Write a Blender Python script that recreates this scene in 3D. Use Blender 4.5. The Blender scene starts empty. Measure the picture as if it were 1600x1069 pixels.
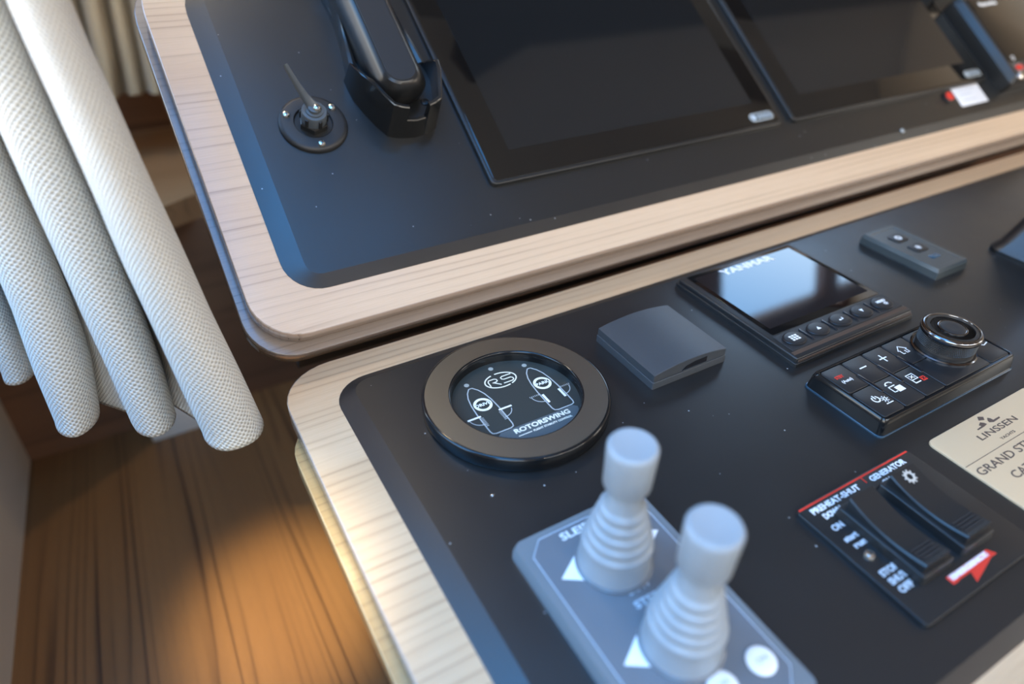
import bpy, bmesh, math, random
from mathutils import Matrix, Vector

# ------------------------------------------------------------------ frame and camera
SC = bpy.context.scene
COL = SC.collection
MM = 0.001
R8 = math.radians(8.0)
ML = Matrix.Rotation(R8, 4, 'X')                                       # lower console panel (origin: centre of the round display)
MU = ML @ Matrix.Translation((0, 0.1043718, 0.025)) @ Matrix.Rotation(math.radians(35), 4, 'X')   # upper console panel
I4 = Matrix.Identity(4)

cam_d = bpy.data.cameras.new('camera')
cam = bpy.data.objects.new('camera', cam_d)
COL.objects.link(cam)
cam_d.sensor_width = 36.0
cam_d.lens = 1060.64 / 1600 * 36
cam_d.clip_start = 0.01
Rc = Matrix(((0.865459, -0.500634, 0.01863), (-0.282934, -0.519129, -0.806507), (0.413436, 0.692727, -0.590931)))
rot = Matrix((Rc[0], -Rc[1], -Rc[2])).transposed().to_4x4()
cam.matrix_world = ML @ Matrix.Translation((-0.174329, -0.285166, 0.294033)) @ rot
cam_d.dof.use_dof = True
cam_d.dof.focus_distance = 0.458
cam_d.dof.aperture_fstop = 3.2
SC.camera = cam

SC.view_settings.view_transform = 'Standard'
SC.view_settings.look = 'None'
SC.view_settings.gamma = 1.0
SC.view_settings.use_curve_mapping = False
SC.view_settings.exposure = -0.15

W = bpy.data.worlds.new('sky')
SC.world = W
W.use_nodes = True
bg = W.node_tree.nodes['Background']
# clear sky: blue overhead, whitening towards the horizon, pale quay and water below it
wt = W.node_tree
w_tc = wt.nodes.new('ShaderNodeTexCoord'); w_sp = wt.nodes.new('ShaderNodeSeparateXYZ'); w_rp = wt.nodes.new('ShaderNodeValToRGB')
w_mr = wt.nodes.new('ShaderNodeMapRange'); w_mr.inputs[1].default_value = -1.0; w_mr.inputs[2].default_value = 1.0
wt.links.new(w_tc.outputs['Generated'], w_sp.inputs[0]); wt.links.new(w_sp.outputs['Z'], w_mr.inputs[0]); wt.links.new(w_mr.outputs[0], w_rp.inputs[0])
el = w_rp.color_ramp.elements
SKY = [(0.0, (.42, .38, .33)), (.47, (.55, .50, .44)), (.50, (1.15, .93, .70)), (.60, (1.02, .93, .80)), (.70, (.66, .80, .92)), (.84, (.15, .52, 1.12)), (1.0, (.10, .50, 1.25))]
while len(el) < len(SKY): el.new(.5)
for e_, (p_, c_) in zip(el, SKY): e_.position = p_; e_.color = (*c_, 1)
wt.links.new(w_rp.outputs[0], bg.inputs[0])
bg.inputs[1].default_value = 9.5

def portal(loc, rot, sx, sy):
    d = bpy.data.lights.new('window_portal', 'AREA'); d.shape = 'RECTANGLE'; d.size = sx; d.size_y = sy
    d.cycles.is_portal = True
    o = bpy.data.objects.new('window_portal', d); o.location = loc; o.rotation_euler = rot; COL.objects.link(o)

# window openings (metres): left, front, right, aft
WIN_L = [(-1.35, -0.42, 0.20, 1.18), (-0.12, 0.66, 0.18, 1.18)]                 # y0,y1,z0,z1
WIN_F = [(1.38, 1.88, 0.42, 0.86), (1.96, 2.30, 0.42, 0.86)]   # x0,x1 and distance up the raked windscreen
RAKE = math.radians(24.2)
MF = Matrix.Translation((0, 1.15, 0.36)) @ Matrix.Rotation(RAKE, 4, 'X')
WIN_R = [(-1.5, -0.9, 0.2, 0.95)]
WIN_B = [(-0.35, 0.85, 0.55, 1.16), (0.95, 2.25, 0.55, 1.16)]           # unseen aft openings, added for broad pale light: x0,x1,z0,z1
XL, XR, YF, YB, ZC, ZF = -0.45, 2.4, 1.15, -2.2, 1.25, -0.35
for (a, b, c, d) in WIN_L: portal((XL + .002, (a+b)/2, (c+d)/2), (0, -math.pi/2, 0), d-c, b-a)
for (a, b, c, d) in WIN_F: portal(MF @ Vector(((a+b)/2, -.002, (c+d)/2)), (-math.pi/2 + RAKE, 0, 0), b-a, d-c)
for (a, b, c, d) in WIN_R: portal((XR - .002, (a+b)/2, (c+d)/2), (0, math.pi/2, 0), d-c, b-a)

for (a, b, c, d) in WIN_B: portal(((a+b)/2, YB + .002, (c+d)/2), (math.pi/2, 0, 0), b-a, d-c)
SKY_GAP = (-0.42, 0.00, -0.50, 0.19)                                     # unseen roof gap, added for blue on the chamfers: x0,x1,y0,y1
SKY_GAP2 = (0.18, 0.40, -0.30, -0.16)  # second unseen gap, added for blue on the upper inlay
portal(((SKY_GAP2[0]+SKY_GAP2[1])/2, (SKY_GAP2[2]+SKY_GAP2[3])/2, ZC + .002), (0, 0, 0), SKY_GAP2[1]-SKY_GAP2[0], SKY_GAP2[3]-SKY_GAP2[2])
portal(((SKY_GAP[0]+SKY_GAP[1])/2, (SKY_GAP[2]+SKY_GAP[3])/2, ZC + .002), (0, 0, 0), SKY_GAP[1]-SKY_GAP[0], SKY_GAP[3]-SKY_GAP[2])

# ------------------------------------------------------------------ materials
def mat(name):
    m = bpy.data.materials.new(name); m.use_nodes = True
    return m, m.node_tree, m.node_tree.nodes['Principled BSDF']
def N(t, typ, **k):
    n = t.nodes.new(typ)
    for a, v in k.items(): setattr(n, a, v)
    return n
def simple(name, col, rough=.5, metal=0, spec=.5, coat=0, bump=0, bscale=2500, emit=None):
    m, t, b = mat(name)
    b.inputs['Base Color'].default_value = (*col, 1)
    b.inputs['Roughness'].default_value = rough
    b.inputs['Metallic'].default_value = metal
    b.inputs['Specular IOR Level'].default_value = spec
    b.inputs['Coat Weight'].default_value = coat
    b.inputs['Coat Roughness'].default_value = .05
    if bump:
        tc = N(t, 'ShaderNodeTexCoord'); no = N(t, 'ShaderNodeTexNoise'); no.inputs['Scale'].default_value = bscale
        no.inputs['Detail'].default_value = 2
        bu = N(t, 'ShaderNodeBump'); bu.inputs['Strength'].default_value = bump; bu.inputs['Distance'].default_value = .0002
        t.links.new(tc.outputs['Object'], no.inputs['Vector']); t.links.new(no.outputs['Fac'], bu.inputs['Height'])
        t.links.new(bu.outputs['Normal'], b.inputs['Normal'])
    if emit:
        b.inputs['Emission Color'].default_value = (*emit[0], 1); b.inputs['Emission Strength'].default_value = emit[1]
    return m
def ramp(t, stops):
    r = N(t, 'ShaderNodeValToRGB'); e = r.color_ramp.elements
    while len(e) < len(stops): e.new(0.5)
    for x, (p, c) in zip(e, stops):
        x.position = p; x.color = (*c, 1) if len(c) == 3 else c
    return r
def mix(t, fac, a, b, mode='MIX'):
    m = N(t, 'ShaderNodeMix', data_type='RGBA', blend_type=mode)
    for s, v in ((0, fac), (6, a), (7, b)):
        if hasattr(v, 'is_linked') or hasattr(v, 'links'): t.links.new(v, m.inputs[s])
        else: m.inputs[s].default_value = v if s == 0 else (*v, 1)
    return m.outputs[2]

def wood(name, light, mid, dark, axis='X', period=9.0, rough=.32, line=.5, warp=2.2, coat=.25, stretch=.07, fine=.5):
    """veneer with grain lines running along one axis; period of the growth lines in mm"""
    m, t, b = mat(name)
    tc = N(t, 'ShaderNodeTexCoord')
    mp = N(t, 'ShaderNodeMapping')
    k = 1000.0 / period
    sc = [k, k, k]; ai = 'XYZ'.index(axis); sc[ai] = k * stretch
    mp.inputs['Scale'].default_value = sc
    t.links.new(tc.outputs['Object'], mp.inputs['Vector'])
    no = N(t, 'ShaderNodeTexNoise'); no.inputs['Scale'].default_value = .22; no.inputs['Detail'].default_value = 2.5
    t.links.new(mp.outputs[0], no.inputs['Vector'])
    sep = N(t, 'ShaderNodeSeparateXYZ'); t.links.new(mp.outputs[0], sep.inputs[0])
    other = 'Y' if axis != 'Y' else 'X'
    ad = N(t, 'ShaderNodeMath', operation='MULTIPLY_ADD'); ad.inputs[1].default_value = warp * 2.4
    t.links.new(no.outputs['Fac'], ad.inputs[0]); t.links.new(sep.outputs[other], ad.inputs[2])
    fr = N(t, 'ShaderNodeMath', operation='FRACT'); t.links.new(ad.outputs[0], fr.inputs[0])
    r1 = ramp(t, [(0, (.9,)*3), (.06, (.18,)*3), (.35, (.04,)*3), (.74, (.14,)*3), (.94, (.6,)*3), (1, (.9,)*3)])
    t.links.new(fr.outputs[0], r1.inputs['Fac'])
    # each ring has a strength of its own
    wn = N(t, 'ShaderNodeTexNoise'); wn.inputs['Scale'].default_value = .55; wn.inputs['Detail'].default_value = 1
    t.links.new(mp.outputs[0], wn.inputs['Vector'])
    wr = ramp(t, [(.38, (.12,)*3), (.64, (1, 1, 1))]); t.links.new(wn.outputs['Fac'], wr.inputs['Fac'])
    mu = N(t, 'ShaderNodeMath', operation='MULTIPLY'); t.links.new(r1.outputs['Color'], mu.inputs[0]); t.links.new(wr.outputs['Color'], mu.inputs[1])
    mu2 = N(t, 'ShaderNodeMath', operation='MULTIPLY'); mu2.inputs[1].default_value = line * 1.6; t.links.new(mu.outputs[0], mu2.inputs[0]); mu2.use_clamp = True
    # fine fibre
    mf = N(t, 'ShaderNodeMapping'); sf = [1400, 1400, 1400]; sf[ai] = 45; mf.inputs['Scale'].default_value = sf
    t.links.new(tc.outputs['Object'], mf.inputs['Vector'])
    nf = N(t, 'ShaderNodeTexNoise'); nf.inputs['Scale'].default_value = 1; nf.inputs['Detail'].default_value = 3
    t.links.new(mf.outputs[0], nf.inputs['Vector'])
    rf = ramp(t, [(.32, (0, 0, 0)), (.68, (1, 1, 1))]); t.links.new(nf.outputs['Fac'], rf.inputs['Fac'])
    # broad tone
    nb = N(t, 'ShaderNodeTexNoise'); nb.inputs['Scale'].default_value = .12; nb.inputs['Detail'].default_value = 2; t.links.new(mp.outputs[0], nb.inputs['Vector'])
    rb = ramp(t, [(.3, light), (.7, mid)]); t.links.new(nb.outputs['Fac'], rb.inputs['Fac'])
    c1 = mix(t, mu2.outputs[0], rb.outputs['Color'], dark)
    mfac = N(t, 'ShaderNodeMath', operation='MULTIPLY'); mfac.inputs[1].default_value = .28 * fine; t.links.new(rf.outputs['Color'], mfac.inputs[0])
    c2 = mix(t, mfac.outputs[0], c1, mid, 'MULTIPLY')
    t.links.new(c2, b.inputs['Base Color'])
    b.inputs['Roughness'].default_value = rough
    b.inputs['Coat Weight'].default_value = coat; b.inputs['Coat Roughness'].default_value = .12
    bu = N(t, 'ShaderNodeBump'); bu.inputs['Strength'].default_value = .12; bu.inputs['Distance'].default_value = .0003
    t.links.new(rf.outputs['Color'], bu.inputs['Height']); t.links.new(bu.outputs['Normal'], b.inputs['Normal'])
    return m

def panel_black(name, col, rough, dust=.5):
    m, t, b = mat(name)
    tc = N(t, 'ShaderNodeTexCoord')
    vo = N(t, 'ShaderNodeTexVoronoi'); vo.inputs['Scale'].default_value = 95
    t.links.new(tc.outputs['Object'], vo.inputs['Vector'])
    lt = N(t, 'ShaderNodeMath', operation='LESS_THAN'); lt.inputs[1].default_value = .055; t.links.new(vo.outputs['Distance'], lt.inputs[0])
    sp = N(t, 'ShaderNodeSeparateColor'); t.links.new(vo.outputs['Color'], sp.inputs[0])
    gt = N(t, 'ShaderNodeMath', operation='GREATER_THAN'); gt.inputs[1].default_value = .66; t.links.new(sp.outputs[0], gt.inputs[0])
    mu = N(t, 'ShaderNodeMath', operation='MULTIPLY'); t.links.new(lt.outputs[0], mu.inputs[0]); t.links.new(gt.outputs[0], mu.inputs[1])
    m3 = N(t, 'ShaderNodeMath', operation='MULTIPLY'); m3.inputs[1].default_value = dust; t.links.new(mu.outputs[0], m3.inputs[0])
    # smudges
    nm = N(t, 'ShaderNodeTexNoise'); nm.inputs['Scale'].default_value = 14; nm.inputs['Detail'].default_value = 5; nm.inputs['Roughness'].default_value = .7
    t.links.new(tc.outputs['Object'], nm.inputs['Vector'])
    rs = ramp(t, [(.45, (rough,)*3), (.75, (min(1, rough+.05),)*3)]); t.links.new(nm.outputs['Fac'], rs.inputs['Fac'])
    t.links.new(rs.outputs['Color'], b.inputs['Roughness'])
    b.inputs['Specular IOR Level'].default_value = .72
    c = mix(t, m3.outputs[0], col, (.55, .58, .6))
    t.links.new(c, b.inputs['Base Color'])
    no = N(t, 'ShaderNodeTexNoise'); no.inputs['Scale'].default_value = 2600; t.links.new(tc.outputs['Object'], no.inputs['Vector'])
    bu = N(t, 'ShaderNodeBump'); bu.inputs['Strength'].default_value = .08; bu.inputs['Distance'].default_value = .0002
    t.links.new(no.outputs['Fac'], bu.inputs['Height']); t.links.new(bu.outputs['Normal'], b.inputs['Normal'])
    return m

def fabric(name, col, gap, cell=3.4, trans=.25):
    """coarse basket weave; UV in metres"""
    m, t, b = mat(name)
    uv = N(t, 'ShaderNodeUVMap')
    sep = N(t, 'ShaderNodeSeparateXYZ'); t.links.new(uv.outputs[0], sep.inputs[0])
    def sinw(sock, per, ph=0):
        a = N(t, 'ShaderNodeMath', operation='MULTIPLY_ADD'); a.inputs[1].default_value = 2*math.pi/(per*MM); a.inputs[2].default_value = ph
        t.links.new(sock, a.inputs[0]); s = N(t, 'ShaderNodeMath', operation='SINE'); t.links.new(a.outputs[0], s.inputs[0]); return s.outputs[0]
    def comb(op, p, q):
        n = N(t, 'ShaderNodeMath', operation=op)
        for i, v in enumerate((p, q)):
            if isinstance(v, (int, float)): n.inputs[i].default_value = v
            else: t.links.new(v, n.inputs[i])
        return n.outputs[0]
    nz = N(t, 'ShaderNodeTexNoise'); nz.inputs['Scale'].default_value = 90; nz.inputs['Detail'].default_value = 2; t.links.new(uv.outputs[0], nz.inputs['Vector'])
    jit = comb('MULTIPLY', comb('SUBTRACT', nz.outputs['Fac'], .5), .0022)
    u = comb('ADD', sep.outputs['X'], jit); v = comb('ADD', sep.outputs['Y'], jit)
    h = comb('MULTIPLY', sinw(u, cell), sinw(v, cell*.92))               # checker of raised threads
    h = comb('ADD', comb('MULTIPLY', h, .5), .5)
    nf = N(t, 'ShaderNodeTexNoise'); nf.inputs['Scale'].default_value = 1600; nf.inputs['Detail'].default_value = 2; t.links.new(uv.outputs[0], nf.inputs['Vector'])
    h2 = comb('ADD', h, comb('MULTIPLY', nf.outputs['Fac'], .35))
    bu = N(t, 'ShaderNodeBump'); bu.inputs['Strength'].default_value = .85; bu.inputs['Distance'].default_value = .0007
    t.links.new(h2, bu.inputs['Height']); t.links.new(bu.outputs['Normal'], b.inputs['Normal'])
    r = ramp(t, [(.12, gap), (.55, col)]); t.links.new(h, r.inputs['Fac'])
    t.links.new(r.outputs['Color'], b.inputs['Base Color'])
    b.inputs['Roughness'].default_value = .65
    b.inputs['Sheen Weight'].default_value = .25
    tr = N(t, 'ShaderNodeBsdfTranslucent'); tr.inputs[0].default_value = (*col, 1)
    ms = N(t, 'ShaderNodeMixShader'); ms.inputs[0].default_value = trans
    out = t.nodes['Material Output']
    t.links.new(b.outputs[0], ms.inputs[1]); t.links.new(tr.outputs[0], ms.inputs[2]); t.links.new(ms.outputs[0], out.inputs[0])
    return m

M = {}
M['wood'] = wood('light_ash_veneer', (.65, .48, .33), (.57, .405, .27), (.30, .195, .12), 'X', 7.0, .36, .5, warp=1.3, stretch=.045)
M['edge'] = wood('ash_edge_band', (.52, .405, .325), (.43, .325, .255), (.24, .17, .125), 'X', 2.6, .25, .45, warp=.3, stretch=.02, coat=.6)  # darker than bare ash, part of the fascia's shade put into the colour
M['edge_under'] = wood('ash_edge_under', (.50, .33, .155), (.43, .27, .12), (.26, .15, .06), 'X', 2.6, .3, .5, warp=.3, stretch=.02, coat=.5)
M['edge_dark'] = wood('shadow_edge_band', (.18, .135, .11), (.14, .105, .085), (.08, .06, .045), 'X', 2.6, .22, .45, warp=.3, stretch=.02, coat=.7)  # ash edge darkened, the fascia's shade put into its colour
M['wood_shade'] = wood('shaded_lacquered_board', (.30, .235, .19), (.245, .19, .15), (.14, .10, .075), 'X', 7.0, .3, .5, warp=1.0, stretch=.045, coat=.35)  # ash darkened, shade below the upper top put into the colour
M['wood_low'] = wood('warm_lit_ash_veneer', (.63, .43, .265), (.545, .355, .205), (.29, .175, .09), 'X', 7.0, .36, .5, warp=1.3, stretch=.045)  # same ash as the upper top, warm light put into the colour
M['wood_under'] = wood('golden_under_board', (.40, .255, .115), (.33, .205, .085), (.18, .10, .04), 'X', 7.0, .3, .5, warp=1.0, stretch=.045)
M['floor'] = wood('walnut_floor', (.205, .094, .030), (.145, .062, .019), (.042, .016, .005), 'Y', 14.0, .45, .85, warp=3.2, stretch=.035, coat=.0)
M['walnut'] = wood('walnut_wall', (.18, .085, .042), (.13, .06, .03), (.05, .022, .012), 'X', 19.0, .4, .6, warp=2.0, stretch=.05, coat=.1)
M['oak'] = wood('oak_ledge', (.38, .215, .10), (.31, .17, .075), (.13, .07, .03), 'X', 14.0, .35, .5, warp=1.5, coat=.2)
M['panel'] = panel_black('matt_black_panel', (.009, .0098, .0105), .33)
M['white_wall'] = simple('white_lacquer', (.60, .53, .44), .5)
M['ceiling'] = simple('ceiling_white', (.62, .61, .60), .8)
M['trimwood'] = simple('mirrored_dark_panel', (.07, .05, .04), .5)
M['curtain'] = fabric('curtain_weave', (.74, .715, .645), (.33, .305, .25), 3.6, .2)
M['curtain_back'] = fabric('beige_curtain', (.42, .34, .22), (.30, .23, .14), 2.4, .2)
M['satin'] = simple('satin_black', (.012, .013, .014), .32, bump=.05)
M['ringface'] = simple('anodised_ring', (.30, .30, .27), .36, 1.0, bump=.03)
M['matte'] = simple('matte_black', (.014, .015, .017), .5, bump=.1)
M['gloss'] = simple('gloss_black', (.006, .007, .008), .14, spec=.4)
M['glass'] = simple('display_glass', (.004, .0045, .005), .03, spec=.5)
M['active'] = simple('display_active', (.008, .010, .012), .05, spec=.5)
M['face'] = simple('printed_face', (.036, .042, .040), .25)
M['face_badge'] = simple('printed_badge', (.075, .095, .105), .35)
M['keys'] = simple('rubber_keys', (.010, .011, .013), .38, bump=.04)
M['bar'] = simple('key_bar', (.004, .006, .01), .2)
M['boxplastic'] = simple('textured_plastic', (.045, .050, .056), .40, bump=.5, bscale=2200)
M['chrome'] = simple('chrome', (.75, .76, .78), .12, 1)
M['darkchrome'] = simple('dark_chrome', (.18, .185, .20), .16, 1)
M['screw'] = simple('screw_steel', (.8, .78, .72), .22, 1)
M['joy'] = simple('grey_blue_rubber', (.27, .30, .325), .42)
M['joyplate'] = simple('grey_joystick_plate', (.135, .15, .17), .3)
M['joyrim'] = simple('grey_joystick_rim', (.16, .18, .195), .25)
M['white'] = simple('white_print', (.82, .84, .86), .5)
M['cream'] = simple('cream_print', (.80, .77, .66), .5)
M['dimwhite'] = simple('dim_print', (.40, .43, .44), .5)
M['dot'] = simple('grey_led', (.33, .35, .33), .4)
M['red'] = simple('red_print', (.62, .035, .02), .5)
M['lightblue'] = simple('pale_blue_print', (.42, .50, .58), .5)
M['brass'] = simple('brushed_plate', (.64, .46, .28), .45, .2, bump=.05)
M['engrave'] = simple('engraved_brown', (.085, .055, .042), .6)
M['sticker'] = simple('white_sticker', (.75, .76, .80), .5)
M['blue_led'] = simple('blue_window', (.02, .07, .12), .2)
M['lever'] = simple('grey_plastic_lever', (.07, .085, .10), .35)
M['clear'] = simple('gasket', (.02, .05, .08), .15)
M['lamp'] = simple('lamp_glow', (1, .8, .55), .5, emit=((1, .72, .42), 12))
M['cradle'] = simple('glossy_black_plastic', (.010, .011, .012), .2)
M['gear_print'] = simple('gear_print', (.46, .43, .38), .5)
M['gunmetal'] = simple('gunmetal', (.075, .08, .085), .32, .9)
M['header'] = simple('header_grey', (.26, .265, .265), .6)
M['hull'] = simple('dark_cavity', (.01, .009, .008), .8)

# ------------------------------------------------------------------ mesh building (millimetres, local)
class B:
    def __init__(s): s.v = []; s.f = []; s.uv = None
    def add(s, vs, fs):
        o = len(s.v); s.v += [tuple(p) for p in vs]; s.f += [tuple(i+o for i in f) for f in fs]; return s
    def stack(s, rings, cap0=True, cap1=True, closed=True):
        n = len(rings[0]); vs = [p for r in rings for p in r]; fs = []
        for k in range(len(rings)-1):
            for i in range(n if closed else n-1):
                j = (i+1) % n
                fs.append((k*n+i, k*n+j, (k+1)*n+j, (k+1)*n+i))
        if cap0: fs.append(tuple(range(n-1, -1, -1)))
        if cap1: fs.append(tuple(range((len(rings)-1)*n, len(rings)*n)))
        return s.add(vs, fs)
    def soft(s, x0, x1, y0, y1, z0, z1, r=2, bev=1, nb=3, n=5, draft=0, bev0=0):
        """box with rounded plan corners, bevelled top edge; draft widens the foot"""
        rings = []
        if bev0: rings.append(rrect(x0-draft+bev0, x1+draft-bev0, y0-draft+bev0, y1+draft-bev0, max(r+draft-bev0, .05), z0, n))
        rings.append(rrect(x0-draft, x1+draft, y0-draft, y1+draft, max(r+draft, .05), z0+bev0, n))
        for k in range(nb+1):
            a = k/nb*math.pi/2
            i = bev*(1-math.cos(a)); z = z1-bev+bev*math.sin(a)
            rings.append(rrect(x0+i, x1-i, y0+i, y1-i, max(r-i, .05), z, n))
        return s.stack(rings)
    def lathe(s, prof, cx=0, cy=0, seg=32, cap0=True, cap1=True):
        rings = [[(cx+r*math.cos(2*math.pi*i/seg), cy+r*math.sin(2*math.pi*i/seg), z) for i in range(seg)] for r, z in prof]
        return s.stack(rings, cap0, cap1)
    def poly(s, pts, z0, z1):
        a = [(x, y, z0) for x, y in pts]; b = [(x, y, z1) for x, y in pts]
        return s.stack([a, b])
    def ribbon(s, pts, w, z, t=.12, closed=False):
        n = len(pts); L = []; Rr = []
        for i in range(n):
            if closed: a, c = pts[i-1], pts[(i+1) % n]
            else: a, c = pts[max(i-1, 0)], pts[min(i+1, n-1)]
            dx, dy = c[0]-a[0], c[1]-a[1]; l = math.hypot(dx, dy) or 1
            nx, ny = -dy/l*w/2, dx/l*w/2
            L.append((pts[i][0]+nx, pts[i][1]+ny)); Rr.append((pts[i][0]-nx, pts[i][1]-ny))
        ring = [[(L[i][0], L[i][1], z), (L[i][0], L[i][1], z+t), (Rr[i][0], Rr[i][1], z+t), (Rr[i][0], Rr[i][1], z)] for i in range(n)]
        if closed: ring.append(ring[0])
        return s.stack(ring, not closed, not closed)
    def tube(s, pts, r, seg=10):
        rs = r if isinstance(r, (list, tuple)) else [r]*len(pts)
        rings = []; P = [Vector(p) for p in pts]
        for i, p in enumerate(P):
            d = (P[min(i+1, len(P)-1)]-P[max(i-1, 0)]).normalized()
            u = d.cross(Vector((0, 0, 1)))
            if u.length < .05: u = d.cross(Vector((0, 1, 0)))
            u.normalize(); w = u.cross(d)
            rings.append([tuple(p+u*rs[i]*math.cos(2*math.pi*k/seg)+w*rs[i]*math.sin(2*math.pi*k/seg)) for k in range(seg)])
        return s.stack(rings)
    def build(s, name, m, parent=None, sharp=32, mw=None, smooth=True):
        me = bpy.data.meshes.new(name)
        me.from_pydata([(x*MM, y*MM, z*MM) for x, y, z in s.v], [], s.f)
        bm = bmesh.new(); bm.from_mesh(me); bmesh.ops.recalc_face_normals(bm, faces=bm.faces); bm.to_mesh(me); bm.free()
        if smooth:
            me.polygons.foreach_set('use_smooth', [True]*len(me.polygons))
            me.set_sharp_from_angle(angle=math.radians(sharp))
        me.materials.append(M[m] if isinstance(m, str) else m)
        o = bpy.data.objects.new(name, me); COL.objects.link(o)
        if parent is not None: o.parent = parent
        elif mw is not None: o.matrix_world = mw
        return o

def rrect(x0, x1, y0, y1, r, z, n=5):
    p = []
    rr = r if isinstance(r, (list, tuple)) else [r]*4          # order: right-back, left-back, left-front, right-front
    for (cx, cy, a0, q) in ((x1-rr[0], y1-rr[0], 0, rr[0]), (x0+rr[1], y1-rr[1], 90, rr[1]), (x0+rr[2], y0+rr[2], 180, rr[2]), (x1-rr[3], y0+rr[3], 270, rr[3])):
        for k in range(n+1):
            a = math.radians(a0+90*k/n); p.append((cx+q*math.cos(a), cy+q*math.sin(a), z))
    return p
def circ(cx, cy, r, n=40, a0=0, a1=360):
    m = n if a1-a0 >= 360 else n+1
    return [(cx+r*math.cos(math.radians(a0+(a1-a0)*i/n)), cy+r*math.sin(math.radians(a0+(a1-a0)*i/n))) for i in range(m)]

def thing(name, label, cat, mw=I4, loc=(0, 0, 0), rz=0, group=None):
    o = bpy.data.objects.new(name, None); COL.objects.link(o); o.empty_display_size = .02
    o.matrix_world = mw @ Matrix.Translation([c*MM for c in loc]) @ Matrix.Rotation(math.radians(rz), 4, 'Z')
    o['label'] = label; o['category'] = cat
    if group: o['group'] = group
    return o
def tag(o, label, cat, group=None):
    o['label'] = label; o['category'] = cat
    if group: o['group'] = group
    return o
def struct(o): o['kind'] = 'structure'; return o

def text(s, x, y, z, size, m, parent, width=None, bold=0.0, shear=0.0, align='LEFT', rz=0, name='lettering', t=.08):
    c = bpy.data.curves.new('t', 'FONT'); c.body = s; c.size = size*MM; c.align_x = align; c.extrude = t*MM; c.offset = bold*MM; c.shear = shear
    c.resolution_u = 3
    o = bpy.data.objects.new('t', c); COL.objects.link(o)
    dg = bpy.context.evaluated_depsgraph_get()
    me = bpy.data.meshes.new_from_object(o.evaluated_get(dg))
    bpy.data.objects.remove(o); bpy.data.curves.remove(c)
    me.name = name
    if width:
        xs = [v.co.x for v in me.vertices]; w = max(xs)-min(xs); k = width*MM/w; x0 = min(xs)
        for v in me.vertices: v.co.x = (v.co.x - x0)*k if align == 'LEFT' else v.co.x*k
    me.materials.clear(); me.materials.append(M[m])
    q = bpy.data.objects.new(name, me); COL.objects.link(q); q.parent = parent
    q.location = (x*MM, y*MM, z*MM); q.rotation_euler = (0, 0, math.radians(rz))
    return q

# ------------------------------------------------------------------ the setting
def box(x0, x1, y0, y1, z0, z1):
    return B().add([(x0, y0, z0), (x1, y0, z0), (x1, y1, z0), (x0, y1, z0), (x0, y0, z1), (x1, y0, z1), (x1, y1, z1), (x0, y1, z1)],
                   [(0, 3, 2, 1), (4, 5, 6, 7), (0, 1, 5, 4), (1, 2, 6, 5), (2, 3, 7, 6), (3, 0, 4, 7)])
def bx(b, *a):
    q = box(*a); return b.add(q.v, q.f)
def wall_with_holes(name, m, axis, pos, thick, u0, u1, z0, z1, holes):
    """wall in plane axis=pos (mm); holes are (u0,u1,z0,z1) in metres"""
    b = B(); H = sorted([(a*1000, c*1000, d*1000, e*1000) for a, c, d, e in holes])
    def put(a, c, d, e):
        if c-a < 1 or e-d < 1: return
        if axis == 'X': bx(b, min(pos, pos+thick), max(pos, pos+thick), a, c, d, e)
        else: bx(b, a, c, min(pos, pos+thick), max(pos, pos+thick), d, e)
    zl = min(h[2] for h in H); zh = max(h[3] for h in H)
    put(u0, u1, z0, zl); put(u0, u1, zh, z1)
    cur = u0
    for h in H: put(cur, h[0], zl, zh); cur = h[1]
    put(cur, u1, zl, zh)
    return struct(b.build(name, m, smooth=False))
x0, x1, y0, y1, zc, zf = XL*1000, XR*1000, YB*1000, YF*1000, ZC*1000, ZF*1000
struct(box(x0-40, x1+40, y0-40, 730, zf-30, zf).build('floor', 'floor', smooth=False))
hx0, hx1, hy0, hy1 = [q*1000 for q in SKY_GAP]
cb = box(x0-40, hx0, y0-40, 760, zc, zc+30)
kx0, kx1, ky0, ky1 = [q*1000 for q in SKY_GAP2]
for q in ((hx1, kx0, y0-40, 760), (kx1, x1+40, y0-40, 760), (kx0, kx1, y0-40, ky0), (kx0, kx1, ky1, 760), (hx0, hx1, y0-40, hy0), (hx0, hx1, hy1, 760)): bx(cb, *q, zc, zc+30)
struct(cb.build('ceiling', 'ceiling', smooth=False))
wall_with_holes('wall_left', 'white_wall', 'X', x0, -40, y0, 1400, -340, zc, WIN_L)
wall_with_holes('wall_front', 'walnut', 'Y', 0, 40, x0, x1, -430, 1000, WIN_F).matrix_world = MF
wall_with_holes('wall_right', 'white_wall', 'X', x1, 40, y0, 1400, zf, zc, WIN_R)
wall_with_holes('wall_back', 'white_wall', 'Y', y0, -40, x0, x1, zf, zc, WIN_B)
struct(box(x0, -423, y0, 722, zf, -30).build('wall_side_locker', 'white_wall', smooth=False))
struct(box(-423, x1, 722, 760, zf, -48).build('wall_bulkhead', 'walnut', smooth=False))
# angled ledge in front of the windscreen
lg = B(); lg.add([(p[0], p[1], z) for z in (-48, -15) for p in ((x0, 482), (-330, 568), (-98, 735), (180, 760), (x1, 760), (x1, 1400), (x0, 1400))],
                 [tuple(range(6, -1, -1)), tuple(range(7, 14))] + [(i, (i+1) % 7, 7+(i+1) % 7, 7+i) for i in range(7)])
struct(lg.build('trim_1', 'oak', smooth=False))
struct(B().soft(-262, -176, 668, 722, -350, -292, 4, 4).build('trim_2', 'white_wall'))

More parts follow.
